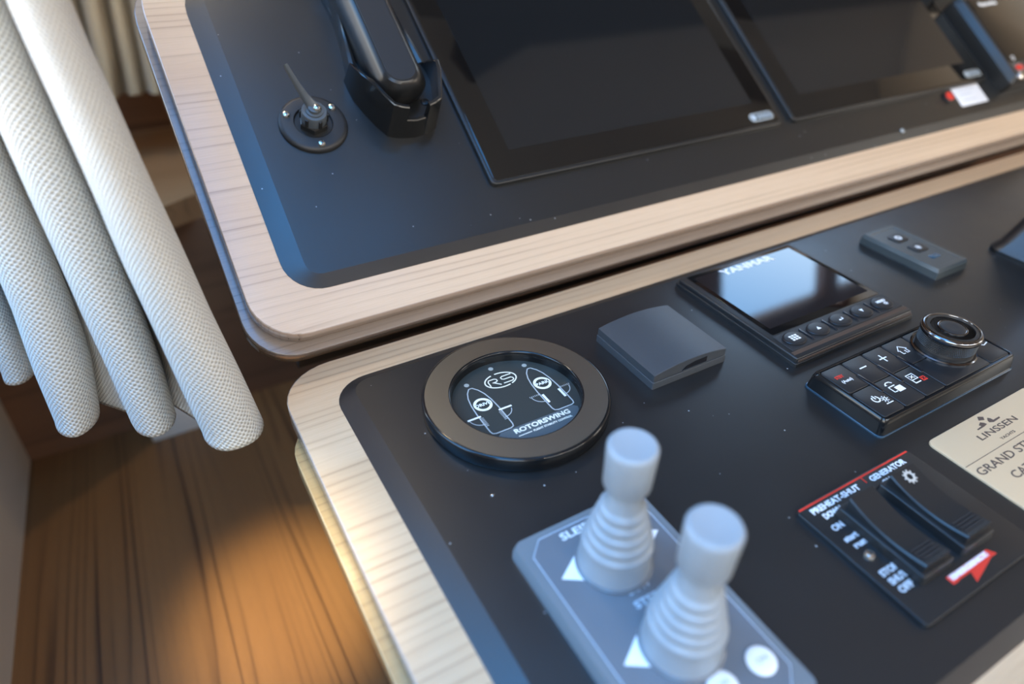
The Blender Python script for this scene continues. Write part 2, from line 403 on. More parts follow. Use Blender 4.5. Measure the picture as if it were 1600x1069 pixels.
# ------------------------------------------------------------------ consoles
def slab(name, parent, x0, x1, y0, y1, r, z0, z1, edge='edge', m='wood'):
    o = B().stack([rrect(x0+.6, x1-.6, y0+.6, y1-.6, r, z0, 8), rrect(x0+.6, x1-.6, y0+.6, y1-.6, r, z1, 8)]).build(name, m, parent)
    e = B()
    prof = [(.6, z0), (0, z0+.5), (0, z1-.7), (.25, z1-.15), (.7, z1+.02)]
    rings = [rrect(x0+i, x1-i, y0+i, y1-i, [max(q-i, .1) for q in (r if isinstance(r, list) else [r]*4)], z, 8) for i, z in prof]
    e.stack(rings, False, False)
    e.build('edge_band', edge, o, sharp=60)
    return o
def inlay(parent, x0, x1, y0, y1, r, z0, z1, cw):
    """black panel with a broad flat chamfer all round"""
    rr = r if isinstance(r, list) else [r]*4
    n = 8
    rings = [rrect(x0, x1, y0, y1, rr, z0, n), rrect(x0, x1, y0, y1, rr, z0+.5, n),
             rrect(x0+cw[0], x1-cw[0], y0+cw[1], y1-cw[1], [max(q-cw[0], 5) for q in rr], z1, n)]
    return B().stack(rings).build('black_inlay', 'panel', parent, sharp=6)

low = thing('lower_console', 'lower helm console, ash wood top with matt black inlay carrying the joysticks', 'console', ML)
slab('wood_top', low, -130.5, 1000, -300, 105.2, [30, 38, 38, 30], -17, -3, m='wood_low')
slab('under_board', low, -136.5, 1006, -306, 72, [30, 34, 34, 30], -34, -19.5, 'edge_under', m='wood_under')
inlay(low, -102.8, 968, -259, 79.6, [25, 28, 28, 25], -4, 0, (15, 9))
box(-95, 960, -285, 60, -330, -34).build('cabinet_body', 'walnut', low, smooth=False)
box(-60, 960, 70, 130, -120, -30).build('back_rail', 'hull', low, smooth=False)

upp = thing('upper_console', 'upper tilted instrument console, ash wood frame with navy-looking black inlay and displays', 'console', MU)
slab('wood_top', upp, -133, 955, 0, 338, [50, 55, 34, 34], -13, 0)
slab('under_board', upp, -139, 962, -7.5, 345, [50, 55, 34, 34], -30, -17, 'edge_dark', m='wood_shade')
inlay(upp, -103.5, 925, 29, 318, [30, 40, 26, 26], 0, 3, (15, 10))
box(-95, 930, 30, 320, -160, -30).build('housing', 'hull', upp, smooth=False)
def screw(parent, x, y, z, r, m='screw', rz=20, name='screw'):
    o = B().lathe([(r, 0), (r, r*.3), (r*.82, r*.62), (r*.4, r*.78)], seg=20).build(name, m, parent)
    o.location = (x*MM, y*MM, z*MM); o.rotation_euler = (0, 0, math.radians(rz))
    c = B(); bx(c, -r*.5, r*.5, -r*.11, r*.11, r*.70, r*.80); bx(c, -r*.11, r*.11, -r*.5, r*.5, r*.70, r*.80)
    c.build('cross_recess', 'matte', o, smooth=False)
    return o
screw(low, -51, -61, 0, 1.1, name='panel_pin')
screw(upp, 566, 39, 3, 2.4, 'dimwhite', name='panel_pin')

# ------------------------------------------------------------------ round stabiliser display
t = thing('stabilizer_display', 'round black bezel display with white boat drawings, beside the wooden console edge', 'display', ML)
B().lathe([(60.4, 0), (61, .8), (61, 8.4), (60.6, 9.4), (59.6, 9.95), (58.8, 10.0), (43.6, 10.0), (42.9, 9.8), (42.4, 9.2), (42.1, 7), (42.0, 2.4)], seg=96, cap1=False).build('bezel', 'gloss', t, sharp=50)
B().lathe([(43.7, 9.9), (43.7, 10.06), (58.9, 10.06), (58.9, 9.9)], seg=96, cap0=False, cap1=False).build('bezel_face', 'ringface', t)
B().lathe([(42.1, 1.6), (42.1, 2.4)], seg=64).build('face_plate', 'face', t)
ZP = 2.42
sub = t
for (x, y) in ((1, 36.4), (23.3, 28.8), (-21.6, 28.6)):
    B().poly(circ(x, y, 1.75, 20), ZP, ZP+.12).build('indicator_dot', 'dot', t)
def boat(cx, s=1):
    P = [(0, 24.4), (1.3, 24.2), (4, 20.6), (6, 15.5), (7.3, 8.5), (7.9, 0), (8, -10), (7.9, -18), (7.2, -20.2), (5, -21), (-5, -21), (-7.2, -20.2), (-7.9, -18), (-8, -10), (-7.9, 0), (-7.3, 8.5), (-6, 15.5), (-4, 20.6), (-1.3, 24.2)]
    P = [(cx+x, y) for x, y in P]
    return B().ribbon(P, .75, ZP, closed=True).build('boat_outline', 'dimwhite', t)
boat(-21); boat(24.3)
for cx, word in ((-21, 'DRIVE'), (24.2, 'PARK')):
    B().ribbon(circ(cx, 6.5, 5.3, 30), 1.9, ZP, closed=True).build('ring_mark', 'cream', t)
    w = 10.8 if word == 'DRIVE' else 10.0
    B().poly([(cx-w/2, 5.0), (cx+w/2, 5.0), (cx+w/2, 8.2), (cx-w/2, 8.2)], ZP+.13, ZP+.16).build('word_ground', 'face', t)
    text(word, cx-w/2, 5.2, ZP+.24, 3.6, 'white', t, width=w, bold=.08)
# fins and their swing arcs: out for drive, folded for park
for sx in (-1, 1):
    cx = -21; b = B(); xa = cx+sx*6.5; xb = cx+sx*15.8
    b.poly([(xa, -3.6), (xb, -3.6), (xb, -2.3), (xa, -2.3)] if sx > 0 else [(xb, -3.6), (xa, -3.6), (xa, -2.3), (xb, -2.3)], ZP, ZP+.14); b.build('fin_mark', 'white', t)
    B().ribbon(circ(cx+sx*7.2, -3, 7.6, 10, 270 if sx > 0 else 180, 345 if sx > 0 else 270), .5, ZP).build('swing_arc', 'dimwhite', t)
    b = B()
    for k in range(7): bx(b, cx+sx*6.6-1.0, cx+sx*6.6+1.0, -5.0-k*1.25, -4.6-k*1.25, ZP, ZP+.12)
    b.build('folded_fin_mark', 'dimwhite', t)
    cx = 24.3
    b = B(); b.poly([(cx+sx*6.3-.8, -12.2), (cx+sx*6.3+.8, -12.2), (cx+sx*6.3+.8, -3.6), (cx+sx*6.3-.8, -3.6)], ZP, ZP+.14); b.build('fin_mark', 'white', t)
    B().ribbon(circ(cx+sx*7.2, -3, 7.2, 10, 270 if sx > 0 else 180, 355 if sx > 0 else 270), .5, ZP).build('swing_arc', 'dimwhite', t)
    b = B()
    for k in range(7): bx(b, cx+sx*(7.6+k*1.25)-.2, cx+sx*(7.6+k*1.25)+.2, -3.2, -1.9, ZP, ZP+.12)
    b.build('folded_fin_mark', 'dimwhite', t)
# oval monogram
def oval(a0, a1, rx, ry, w): return B().ribbon([(1.2+rx*math.cos(math.radians(a0+(a1-a0)*i/24)), 22.8+ry*math.sin(math.radians(a0+(a1-a0)*i/24))) for i in range(25)], w, ZP)
oval(110, 290, 11.4, 7.2, .9).build('logo_arc', 'cream', t)
oval(-62, 95, 11.4, 7.2, .9).build('logo_arc', 'cream', t)
B().ribbon([(-7.8, 19.5), (-7.6, 24.2), (-6.6, 25.7), (-2.5, 25.7), (-1.1, 24.8), (-1.1, 23.2), (-2.4, 22.4), (-5.2, 22.4), (-3.9, 21.8), (-.4, 18.4)], .8, ZP).build('logo_letter', 'cream', t)
B().ribbon([(10.4, 25.7), (3.6, 25.7), (2.2, 24.8), (2.3, 23.2), (3.6, 22.4), (8.6, 22.4), (9.8, 21.4), (9.7, 19.8), (8.4, 18.8), (1.6, 18.8)], .8, ZP).build('logo_letter', 'cream', t)
P = [(-24.5, -22.2), (0, -21.0), (29, -22.0), (32.3, -23.6), (31.4, -27)] + circ(0, 0, 41, 14, -41, -140) + [(-27, -26)]
B().poly(P[::-1] if False else [(-26, -24), (-24, -22.2), (29.5, -22.2), (31.8, -24.4), (31, -26.8)] + [(41*math.cos(math.radians(a)), 41*math.sin(math.radians(a))) for a in range(-42, -139, -8)], ZP+.22, ZP+.35).build('name_badge', 'face_badge', t)
text('ROTORSWING', -16, -27.4, ZP+.42, 5.2, 'cream', t, width=40.5, bold=.16)
text('FLIGHT STABILITY CONTROL', -5, -30.9, ZP+.42, 2.1, 'cream', t, width=28.5, bold=.06)
B().ribbon([(-15.6, -30.2), (-6.2, -30.2)], .6, ZP+.36).build('rule_line', 'cream', t)

# ------------------------------------------------------------------ small arched black box
t = thing('sensor_box', 'small dark grey plastic box with arched lid and front slot', 'box', ML)
B().soft(86.6, 153, -33, 31.5, 0, 5.6, 1.2, .35).build('box_base', 'boxplastic', t)
def arch(x0, x1, y0, y1, z0, ze, zm, n=14):
    ring = lambda y, i: [(x0+i, y, z0)] + [(x0+i+(x1-x0-2*i)*k/n, y, ze-i*.4+(zm-ze)*(1-(2*k/n-1)**2)) for k in range(n+1)] + [(x1-i, y, z0)]
    return B().stack([ring(y0, .5), ring(y0+.4, 0), ring(y1-.4, 0), ring(y1, .5)])
lid = arch(87.2, 152.4, -32.4, 31, 6.0, 11.2, 14.6).build('box_lid', 'boxplastic', t, sharp=25)
B().soft(88, 151.6, -31.8, 30.4, 5.4, 6.2, 1, .1).build('seam', 'bar', t)
B().stack([[(x, -32.75, z) for x, z in ((112, 6.8), (134, 6.8), (134, 11.2), (123, 11.0), (115.5, 9.6))], [(x, -32.0, z) for x, z in ((112, 6.8), (134, 6.8), (134, 11.2), (123, 11.0), (115.5, 9.6))]]).build('front_slot', 'bar', lid)
box(112.5, 133.5, -33.2, -32.4, 6.2, 6.9).build('slot_lip', 'boxplastic', lid, smooth=False)

# ------------------------------------------------------------------ engine display
t = thing('engine_display', 'square black engine display with five round buttons and white brand lettering', 'display', ML)
B().soft(190.5, 323.3, -63.5, 63.5, 0, 3.4, 2, .4).build('back_case', 'satin', t)
fr = B().soft(192, 322, -62, 62, 3.4, 7, 2, 1.2).build('front_bezel', 'satin', t)
B().soft(198.5, 319.3, -33.5, 60, 6.6, 7.25, 1, .15).build('screen_glass', 'glass', t)
B().soft(203, 315.5, -26.5, 56, 7.25, 7.28, .5, .01, 1).build('active_area', 'active', t)
text('YANMAR', 229, 47.5, 7.36, 10.2, 'white', t, width=60, bold=.42)
B().soft(196.5, 320.5, -54.2, -35, 6.6, 7.5, .8, .3).build('button_strip', 'matte', t)
BX = (208.4, 233.6, 258.4, 283.0, 307.5)
for k, x in enumerate(BX):
    o = B().stack([[(x+(9.6-i)*math.cos(a*math.pi/16), -44.6+(7.6-i)*math.sin(a*math.pi/16), z) for a in range(32)] for i, z in ((0, 7.4), (0, 8.5), (.5, 8.9), (1.6, 9.1))]).build('button', 'keys', t, sharp=40)
    g = B(); z = 9.12
    if k == 0:
        for i in range(3):
            for j in range(3): bx(g, x-3.9+i*2.8, x-1.9+i*2.8, -47.4+j*2.1, -45.9+j*2.1, z, z+.1)
    elif k == 1: g.poly([(x-2, -46), (x+2, -46), (x, -42.8)], z, z+.1)
    elif k == 2:
        g.ribbon([(x+2.2, -43.2), (x+2.2, -45.2), (x-1, -45.2)], .8, z); g.poly([(x-2.4, -45.2), (x-.8, -46.3), (x-.8, -44.1)], z, z+.1)
    elif k == 3: g.poly([(x-1.8, -43), (x, -46.3), (x+1.8, -43)], z, z+.1)
    else:
        g.ribbon(circ(x+1.5, -46.6, 1.1, 10), .7, z, closed=True)
        for q in range(8):
            a = q*math.pi/4; g.ribbon([(x+1.5+1.7*math.cos(a), -46.6+1.7*math.sin(a)), (x+1.5+2.4*math.cos(a), -46.6+2.4*math.sin(a))], .4, z)
    g.build('icon', 'white', o, smooth=False)
    if k == 4: text('MENU', x-4.6, -44.2, z+.05, 3.6, 'white', o, width=9.4, bold=.12)
for k in range(4):
    x = (BX[k]+BX[k+1])/2
    B().soft(x-.9, x+.9, -52, -37.5, 7.4, 8.3, .85, .4).build('divider', 'bar', t)
B().stack([[(x, y, z) for y, z in ((-62.6, 3.6), (-62.6, 5.2), (-56.5, 7.6), (-55, 7.6), (-55, 3.6))] for x in (193.5, 320.8)]).build('front_trim', simple('bronze_trim', (.16, .12, .10), .28, .7), t)

# ------------------------------------------------------------------ autopilot keypad with rotary knob
t = thing('keypad_remote', 'black landscape keypad with ribbed rotary knob, lying in front of the engine display', 'keypad', ML)
B().soft(180.5, 328.5, -139.3, -78.7, 0, 1.2, 4, .4).build('gasket', 'clear', t)
B().stack([rrect(181.2, 327.8, -138.6, -79.4, 4, 1.2, 5), rrect(182.2, 326.8, -137.7, -80.4, 4, 9, 5), rrect(183, 326, -136.9, -81.2, 4, 11.8, 5), rrect(183.7, 325.3, -136.2, -81.9, 3.6, 12.6, 5), rrect(185, 324, -135, -83.1, 2.5, 12.6, 5), rrect(185.6, 323.4, -134.4, -83.7, 2, 11.6, 5)]).build('body', 'gloss', t, sharp=25)
KX = [(186, 206.6), (207.6, 227.6), (228.6, 248.6)]
def icon_into(key, b, m='white'): b.build('icon', m, key, smooth=False)
ZK = 12.35; ZI = 12.38
keys = {}
for r, (ya, yb) in enumerate(((-108.2, -84.2), (-133.9, -109.0))):
    for c, (xa, xb) in enumerate(KX):
        keys[(r, c)] = B().soft(xa, xb, ya, yb, 11, ZK, 1.6 if c else 2.2, .45).build('key', 'keys', t, sharp=40)
keys['home'] = B().soft(249.6, 324-52, -108.2, -84.2, 11, ZK, 1.6, .45).build('key', 'keys', t, sharp=40)
keys['low'] = B().soft(249.6, 300, -133.9, -109, 11, ZK, 1.6, .45).build('key', 'keys', t, sharp=40)
keys['arrow'] = B().soft(301, 323.2, -133.9, -109, 11, ZK, 2.2, .45).build('key', 'keys', t, sharp=40)
keys['up'] = B().soft(273, 323.2, -108.2, -84.2, 11, ZK, 2.2, .45).build('key', 'keys', t, sharp=40)
for x in (207.1, 228.1, 249.1): B().soft(x-1.6, x+1.6, -117.5, -97.2, 11.6, 12.9, 1.5, .6).build('key_bar', 'bar', t)
text('STBY', 190.5, -94.6, ZI, 3.6, 'red', keys[(0, 0)], width=7.6, bold=.1)
text('(Auto)', 191.4, -99.4, ZI, 3.5, 'white', keys[(0, 0)], width=9.2, bold=.03)
icon_into(keys[(0, 1)], B().ribbon([(214, -94.3), (220.6, -94.3)], .9, ZI))
b = B(); b.ribbon([(234.8, -94.3), (242, -94.3)], .9, ZI); b.ribbon([(238.4, -98), (238.4, -90.6)], .9, ZI+.02); icon_into(keys[(0, 2)], b)
icon_into(keys['home'], B().ribbon([(258.0, -98.2), (256.2, -98.2), (256.2, -94.6), (254.8, -94.6), (259.4, -90.4), (264, -94.6), (262.6, -94.6), (262.6, -98.2), (260.2, -98.2), (260.2, -95.6)], .7, ZI))
b = B(); b.ribbon(circ(196, -120, 2.6, 14, 125, 415), .85, ZI); b.ribbon([(196, -120), (196, -116.6)], .85, ZI+.02)
b.ribbon(circ(201.5, -122.6, 1.2, 10), .6, ZI, closed=True)
for q in range(8):
    a = q*math.pi/4; b.ribbon([(201.5+1.9*math.cos(a), -122.6+1.9*math.sin(a)), (201.5+2.8*math.cos(a), -122.6+2.8*math.sin(a))], .5, ZI)
b.ribbon([(198.4, -126.4), (204.6, -126.4)], .6, ZI); icon_into(keys[(1, 0)], b)
b = B(); b.poly([(217, -122.8), (223, -122.8), (223, -118), (217, -118)], ZI, ZI+.1); b.ribbon([(216.2, -121.6), (213.4, -121.6), (213.4, -116.6), (219.4, -116.6)], .8, ZI)
b.ribbon([(213.8, -113.8), (215.6, -112.6), (218.4, -112.8), (219.8, -114.4)], .7, ZI); b.poly([(212.6, -114.6), (214.6, -115), (214.2, -112.8)], ZI, ZI+.1); icon_into(keys[(1, 1)], b)
b = B(); b.ribbon([(234, -119.4), (234, -114.4), (240.4, -114.4), (240.4, -119.4)], .7, ZI, closed=True); b.ribbon([(235.4, -118.2), (239, -115.6)], .6, ZI); b.ribbon([(235.4, -115.6), (239, -118.2)], .6, ZI+.02)
b.ribbon([(234.4, -122.4), (239.4, -122.4)], .8, ZI); b.ribbon([(234.2, -119.4), (234.2, -122.8)], .8, ZI); icon_into(keys[(1, 2)], b)
b = B(); b.poly([(241.2, -123.4), (245.6, -123.4), (245.6, -119.4), (241.2, -119.4)], ZI, ZI+.1); icon_into(keys[(1, 2)], b, 'red')
b = B(); b.ribbon([(242.2, -122.6), (244.6, -120.2)], .5, ZI+.1); b.ribbon([(242.2, -120.2), (244.6, -122.6)], .5, ZI+.12); icon_into(keys[(1, 2)], b, 'bar')
icon_into(keys['arrow'], B().ribbon([(313.5, -116.4), (316.6, -119.4), (322, -118.2)], .8, ZI))
KC = (287, -107.3)
def kl(prof, nm, m, seg=64, sharp=35): return B().lathe(prof, *KC, seg=seg).build(nm, m, t, sharp)
B().lathe([(21.34, 12.2), (21.34, 13.2), (20.42, 13.8), (18.86, 13.8)], *KC, seg=64).build('knob_collar', 'darkchrome', t)
kn = kl([(18.95, 13), (18.95, 16.4), (18.40, 17.2), (18.40, 25.2), (19.14, 26)], 'knob', 'satin')
b = B()
for row in range(6):
    z = 17.9+row*1.35
    for i in range(90):
        a = (i+.5*(row % 2))*2*math.pi/90; c, s_ = math.cos(a), math.sin(a)
        q = lambda rr, da, dz: (KC[0]+rr*math.cos(a+da), KC[1]+rr*math.sin(a+da), z+dz)
        b.add([q(18.35, 0, -.62), q(18.35, .03, 0), q(18.35, 0, .62), q(18.35, -.03, 0), q(19.0, 0, 0)], [(0, 1, 4), (1, 2, 4), (2, 3, 4), (3, 0, 4)])
b.build('knurl', 'satin', kn, smooth=False)['kind'] = 'stuff'
kl([(18.95, 25.6), (19.69, 26.4), (19.87, 28.2), (19.32, 29.6), (18.03, 30.3), (16.74, 30.2), (16.38, 29.4)], 'knob_rim', 'darkchrome', sharp=60)
kl([(16.56, 28.8), (16.56, 29.5)], 'knob_top', 'gloss')
B().lathe([(16.47, 29.4), (16.47, 29.9), (14.35, 30.0), (14.17, 29.5)], *KC, seg=64).build('knob_ring', 'satin', kn)
B().lathe([(9.57, 29.2), (9.57, 30.0), (8.83, 30.4), (8.10, 30.0)], *KC, seg=48, cap1=False).build('centre_ring', 'darkchrome', kn, 60)
B().lathe([(8.19, 29.3), (8.19, 30.2), (7.36, 30.6), (3.68, 30.4)], *KC, seg=40).build('centre_button', 'matte', kn)

# ------------------------------------------------------------------ name plate
t = thing('name_plate', 'brushed champagne metal name plate engraved in brown, beside the keypad', 'plate', ML)
B().soft(203, 314, -228, -155, 0, 1.3, 4.5, .3).build('metal_plate', 'brass', t)
z = 1.38
text('LINSSEN', 235, -171.3, z, 5.9, 'engrave', t, width=40, bold=.05)
text('YACHTS', 246.8, -177.0, z, 2.5, 'engrave', t, width=15, bold=.02)
for P in ([(253.5, -156.9), (257.0, -158.8), (254.8, -160.9), (250.9, -159.4)],
          [(249.8, -160.9), (251.8, -162.4), (252.4, -164.0), (248.5, -164.5), (241.8, -164.6), (241.9, -163.8), (247.5, -163.4), (246.7, -162.1)],
          [(258.4, -160.6), (259.8, -162.0), (259.9, -163.6), (266.6, -163.6), (265.9, -164.7), (258.4, -165.0), (255.5, -163.8), (256.1, -162.2)]):
    B().poly(P, z-.05, z+.08).build('logo_mark', 'engrave', t)
B().ribbon([(203.6, -179.7), (313.4, -179.7)], .32, z-.05).build('rule_line', 'engrave', t)
text('GRAND STURDY', 205.8, -188.7, z, 7.4, 'engrave', t, width=78, bold=.05)
text('CAT', 221.8, -199.9, z, 7.4, 'engrave', t, width=19, bold=.05)

# ------------------------------------------------------------------ generator switch panel
t = thing('switch_panel', 'black switch panel with two rocker switches and red line, in front of the name plate', 'switch panel', ML)
B().soft(87, 184, -232, -153.4, 0, 3, 3, .5).build('face_plate', 'gloss' if False else 'satin', t)
z = 3.08
B().ribbon([(88.5, -154.8), (182.5, -154.8)], 1.1, z-.06).build('red_line', 'red', t)
B().ribbon([(139.5, -155), (139.5, -159.5)], .8, z-.06).build('red_line', 'red', t)
text('PREHEAT-SHUT', 94, -160.6, z, 5.0, 'white', t, width=39, bold=.16)
text('DOWN', 97.5, -165.8, z, 4.6, 'white', t, width=14, bold=.16)
text('GENERATOR', 143.4, -160.6, z, 5.0, 'white', t, width=31, bold=.16)
text('ON', 148, -165.8, z, 4.6, 'white', t, width=7, bold=.16)
text('ON', 94.8, -173.6, z, 5.0, 'lightblue', t, width=8, bold=.2)
text('start', 94.2, -181.4, z, 4.6, 'lightblue', t, width=10, bold=.2)
text('run', 95.6, -186.4, z, 4.6, 'lightblue', t, width=9, bold=.2)
text('STOP', 92.6, -204.4, z, 4.8, 'lightblue', t, width=12.5, bold=.22)
text('SHUT', 92.6, -209.6, z, 4.8, 'lightblue', t, width=12.5, bold=.22)
text('OFF', 92.8, -214.8, z, 4.8, 'lightblue', t, width=10, bold=.22)
screw(t, 97.5, -192.5, 2.9, 3.0)
B().poly([(119.5, -224.4), (124.6, -224.4), (124.6, -224.0), (134, -224.2), (131.4, -229.2), (152, -224.2), (157, -224.2), (154.4, -220.0), (119.5, -220.0)], z-.06, z+.04).build('red_arrow', 'red', t)
B().poly([(121, -223.0), (152.5, -223.0), (152.5, -220.0), (121, -220.0)], z+.05, z+.1).build('text_ground', simple('faded_red', (.75, .40, .42), .5), t)
text('EMERGENCY', 122.2, -222.7, z+.14, 3.4, 'white', t, width=29.5, bold=.12)
for k, (xa, xb) in enumerate(((104.5, 129.5), (139, 165))):
    ya, yb = (-216.5, -165.5)
    h = B().soft(xa, xb, ya, yb, 3, 8.6, 1.6, .7, draft=.6).build('switch_housing', 'satin', t)
    # rocker: concave top, high at the front end for one and shallow for the other
    n = 16; prof = []
    for i in range(n+1):
        u = i/n; yy = ya+2.6+(yb-ya-5.2)*u
        zz = 11.4 + 3.6*(2*u-1)**2 + (1.5 if k == 0 else 1.0)*(2*u-1)
        prof.append((yy, zz))
    ring = lambda x, i: [(x, ya+2.6, 8)] + [(x, y, zq-i) for y, zq in prof] + [(x, yb-2.6, 8)]
    rk = B().stack([ring(xa+2.6, .8), ring(xa+3.4, 0), ring(xb-3.4, 0), ring(xb-2.6, .8)]).build('rocker', 'satin', t, sharp=28)
    for j in range(4):
        yy = ya+6+j*2.1; i = (yy-(ya+2.6))/(yb-ya-5.2); zz = 11.4+3.6*(2*i-1)**2+(1.5 if k == 0 else 1.0)*(2*i-1)
        box(xa+5, xb-5, yy-.5, yy+.5, zz-.6, zz+.55).build('grip_rib', 'matte', rk, smooth=False)
    if k == 1:
        i = .86; zz = 11.4+3.6*(2*i-1)**2+1.0*(2*i-1)
        b = B().ribbon(circ(0, 0, 3.2, 20), 1.9, 0, closed=True)
        for q in range(10):
            a = q*math.pi/5; b.ribbon([(4.1*math.cos(a), 4.1*math.sin(a)), (5.4*math.cos(a), 5.4*math.sin(a))], 1.1, 0)
        o = b.build('gear_icon', 'gear_print', rk, smooth=False); o.scale = (.8, .8, .8)
        o.location = (((xa+xb)/2)*MM, -173.3*MM, (zz+.75)*MM); o.rotation_euler = (math.radians(13.5), 0, 0)

# ------------------------------------------------------------------ thruster joystick panel
t = thing('thruster_panel', 'grey control plate carrying two joysticks, white arrows and round buttons', 'control panel', ML)
B().stack([rrect(-62.3, 19.3, -228, -98.8, 5, 0, 5), rrect(-62, 19, -227.7, -99, 5, 4.2, 5), rrect(-60.6, 17.6, -226.3, -100.4, 4, 8, 5), rrect(-58.5, 15.5, -224, -102.6, 3, 8, 5)]).build('plate_rim', 'joyrim', t, sharp=25)
cc = 8
oc = [(-56+cc, -104.5), (-56, -104.5-cc), (-56, -222+cc), (-56+cc, -222), (13-cc, -222), (13, -222+cc), (13, -104.5-cc), (13-cc, -104.5)]
B().poly(oc, 7.9, 8.3).build('face_plate', 'joyplate', t)
B().ribbon(oc, .5, 8.3, closed=True).build('face_border', 'lightblue', t)
ZJ = 8.35
for yc in (-133.2, -182.2):
    B().poly([(-37.5, yc+11), (-50, yc+3.0), (-38, yc-5)] if False else [(-50.4, yc+3.6), (-37.2, yc-5), (-37.2, yc+12)], ZJ, ZJ+.1).build('arrow_mark', 'white', t)
    B().poly([(9.5, yc+3.6), (-4, yc-5), (-4, yc+12)], ZJ, ZJ+.1).build('arrow_mark', 'white', t)
text('SLEIPNER', -37.5, -111.2, ZJ+.05, 6.2, 'white', t, width=33, bold=.1)
text('BOW', -27, -153, ZJ+.05, 5.2, 'lightblue', t, width=13, bold=.16)
text('STERN', -28.5, -160.2, ZJ+.05, 5.2, 'lightblue', t, width=20, bold=.16)
for (x, y, w) in ((3, -206.5, 'ON'), (-19.5, -206.5, 'OFF')):
    bt = B().lathe([(6.8, 8.2), (6.8, 9.0), (6.2, 9.5), (4, 9.7)], x, y, seg=36).build('round_button', 'white', t, 50)
    text(w, x-3, y-1.4, 9.8, 4, 'dimwhite', bt, width=6)
def joystick(x, y, label):
    j = thing('joystick', label, 'joystick', ML, (x, y, 8.3), group='joysticks on the grey thruster plate')
    B().lathe([(19.5, 0), (19.5, 1.2), (18.6, 1.8)], seg=40).build('base_ring', 'darkchrome' if False else 'joyplate', j)
    prof = [(18.2, .5), (18.2, 2), (17.6, 3), (17.4, 14)]
    zz, r = 15.0, 17.2
    for k in range(5):
        prof += [(r, zz), (r+.5, zz+1.4), (r+.3, zz+2.8), (r-.9, zz+4.0), (r-2.0, zz+4.6), (r-2.2, zz+5.4)]
        zz += 5.8; r -= 1.55
    prof += [(r-.6, zz+.4), (r-2.6, zz+3), (7.2, zz+6), (6.8, zz+9)]
    zt = zz+9
    B().lathe(prof, seg=40, cap0=True).build('bellows', 'joy', j, sharp=70)
    B().lathe([(6.6, zt-2), (7.4, zt), (10.2, zt+2.4), (11.0, zt+4), (11.4, 76), (11.4, 78.6), (10.6, 80), (9.6, 80.4), (9.0, 80.2)], seg=40).build('grip', 'joy', j, sharp=50)
    return j
joystick(-22, -133.2, 'grey-blue joystick nearer the round display, beside the word at the plate end')
joystick(-21.5, -182.2, 'grey-blue joystick nearer the camera, beside the round white buttons')

# ------------------------------------------------------------------ wireless remote
t = thing('remote_control', 'slim dark two-button remote lying near the back edge of the lower console', 'remote', ML)
B().stack([rrect(394.5, 438.5, -36.8, 40.5, 1.5, 0, 3), rrect(394.8, 438.2, -36.5, 40.2, 1.5, 6.2, 3), rrect(396.2, 436.8, -35.1, 38.8, 1.5, 9.4, 3), rrect(399.5, 433.5, -31.5, 35.2, 1.5, 9.4, 3), rrect(400.2, 432.8, -30.8, 34.5, 1.2, 8.7, 3)]).build('shell', simple('teal_grey_plastic', (.045, .055, .058), .3), t, sharp=20)
for (y, k) in ((18.5, 0), (-1.5, 1)):
    o = B().soft(408.5, 425, y-6.5, y+6.5, 8.4, 9.7, 3.5, .6).build('button', 'keys', t)
    if k == 0: B().ribbon(circ(416.8, y, 2.4, 18), 1.7, 9.75, closed=True).build('icon', 'white', o)
    else:
        b = B()
        for q in range(6):
            a = q*math.pi/3+.3; b.ribbon([(416.8, y), (416.8+3*math.cos(a), y+3*math.sin(a))], .9, 9.75+q*.005)
        b.build('icon', 'white', o)
B().soft(411, 422.5, -20.5, -15, 8.5, 9.2, 1, .2).build('indicator', 'blue_led', t)

# ------------------------------------------------------------------ throttle
t = thing('throttle_lever', 'dark chrome throttle housing cut off by the right picture edge', 'throttle', ML)
B().stack([rrect(490, 610, -170, -22, 14, 0, 6), rrect(490, 610, -170, -22, 14, 3, 6), rrect(494, 606, -166, -26, 14, 9, 6), rrect(513, 592, -140, -34, 16, 44, 6), rrect(518, 588, -134, -38, 16, 52, 6), rrect(526, 580, -126, -46, 12, 55, 6)]).build('housing', 'gunmetal', t, sharp=30)
o = B().lathe([(26, 0), (26, 8), (24, 10), (17, 10), (16, 12), (8, 12)], seg=40).build('hub_disc', 'satin', t)
o.matrix_parent_inverse = I4; o.location = (.513, -.086, .028); o.rotation_euler = (0, math.radians(-62), 0)
B().tube([(500, -86, 40), (504, -80, 90), (506, -70, 150)], [7, 6, 8], 16).build('handle', 'chrome', t)

# ------------------------------------------------------------------ upper console instruments
def mfd(x0, x1, v0, v1, label):
    t = thing('chart_display', label, 'display', MU, group='large chart displays on the upper console')
    B().soft(x0, x1, v0, v1, 3, 7.2, 6, 1.4).build('case', 'satin', t, sharp=40)
    B().soft(x0+3.2, x1-3.2, v0+3.2, v1-3.2, 6.4, 7.5, 4, .25).build('screen_glass', 'glass', t)
    B().soft(x0+28, x1-25, v0+29, v1-27, 7.5, 7.53, .3, .01, 1).build('active_area', 'active', t)
    bd = B().soft(x1-39, x1-7, v0+7.5, v0+17.5, 7.5, 7.8, 4.9, .15).build('badge', 'dimwhite', t)
    B().soft(x1-38.2, x1-7.8, v0+8.3, v0+16.7, 7.75, 7.86, 4.1, .05).build('badge_ground', 'face_badge', bd)
    B().poly(circ(x1-33.8, v0+12.5, 3.1, 18), 7.9, 7.96).build('badge_mark', 'lightblue', bd)
    b = B()
    for k in range(4): b.ribbon(circ(x1-26.6+k*5, v0+12.5, 1.9, 10), .8, 7.9, closed=True)
    b.build('badge_mark', 'lightblue', bd)
    return t
mfd(71.5, 403, 76, 300, 'large dark glass chart display next to the radio handset')
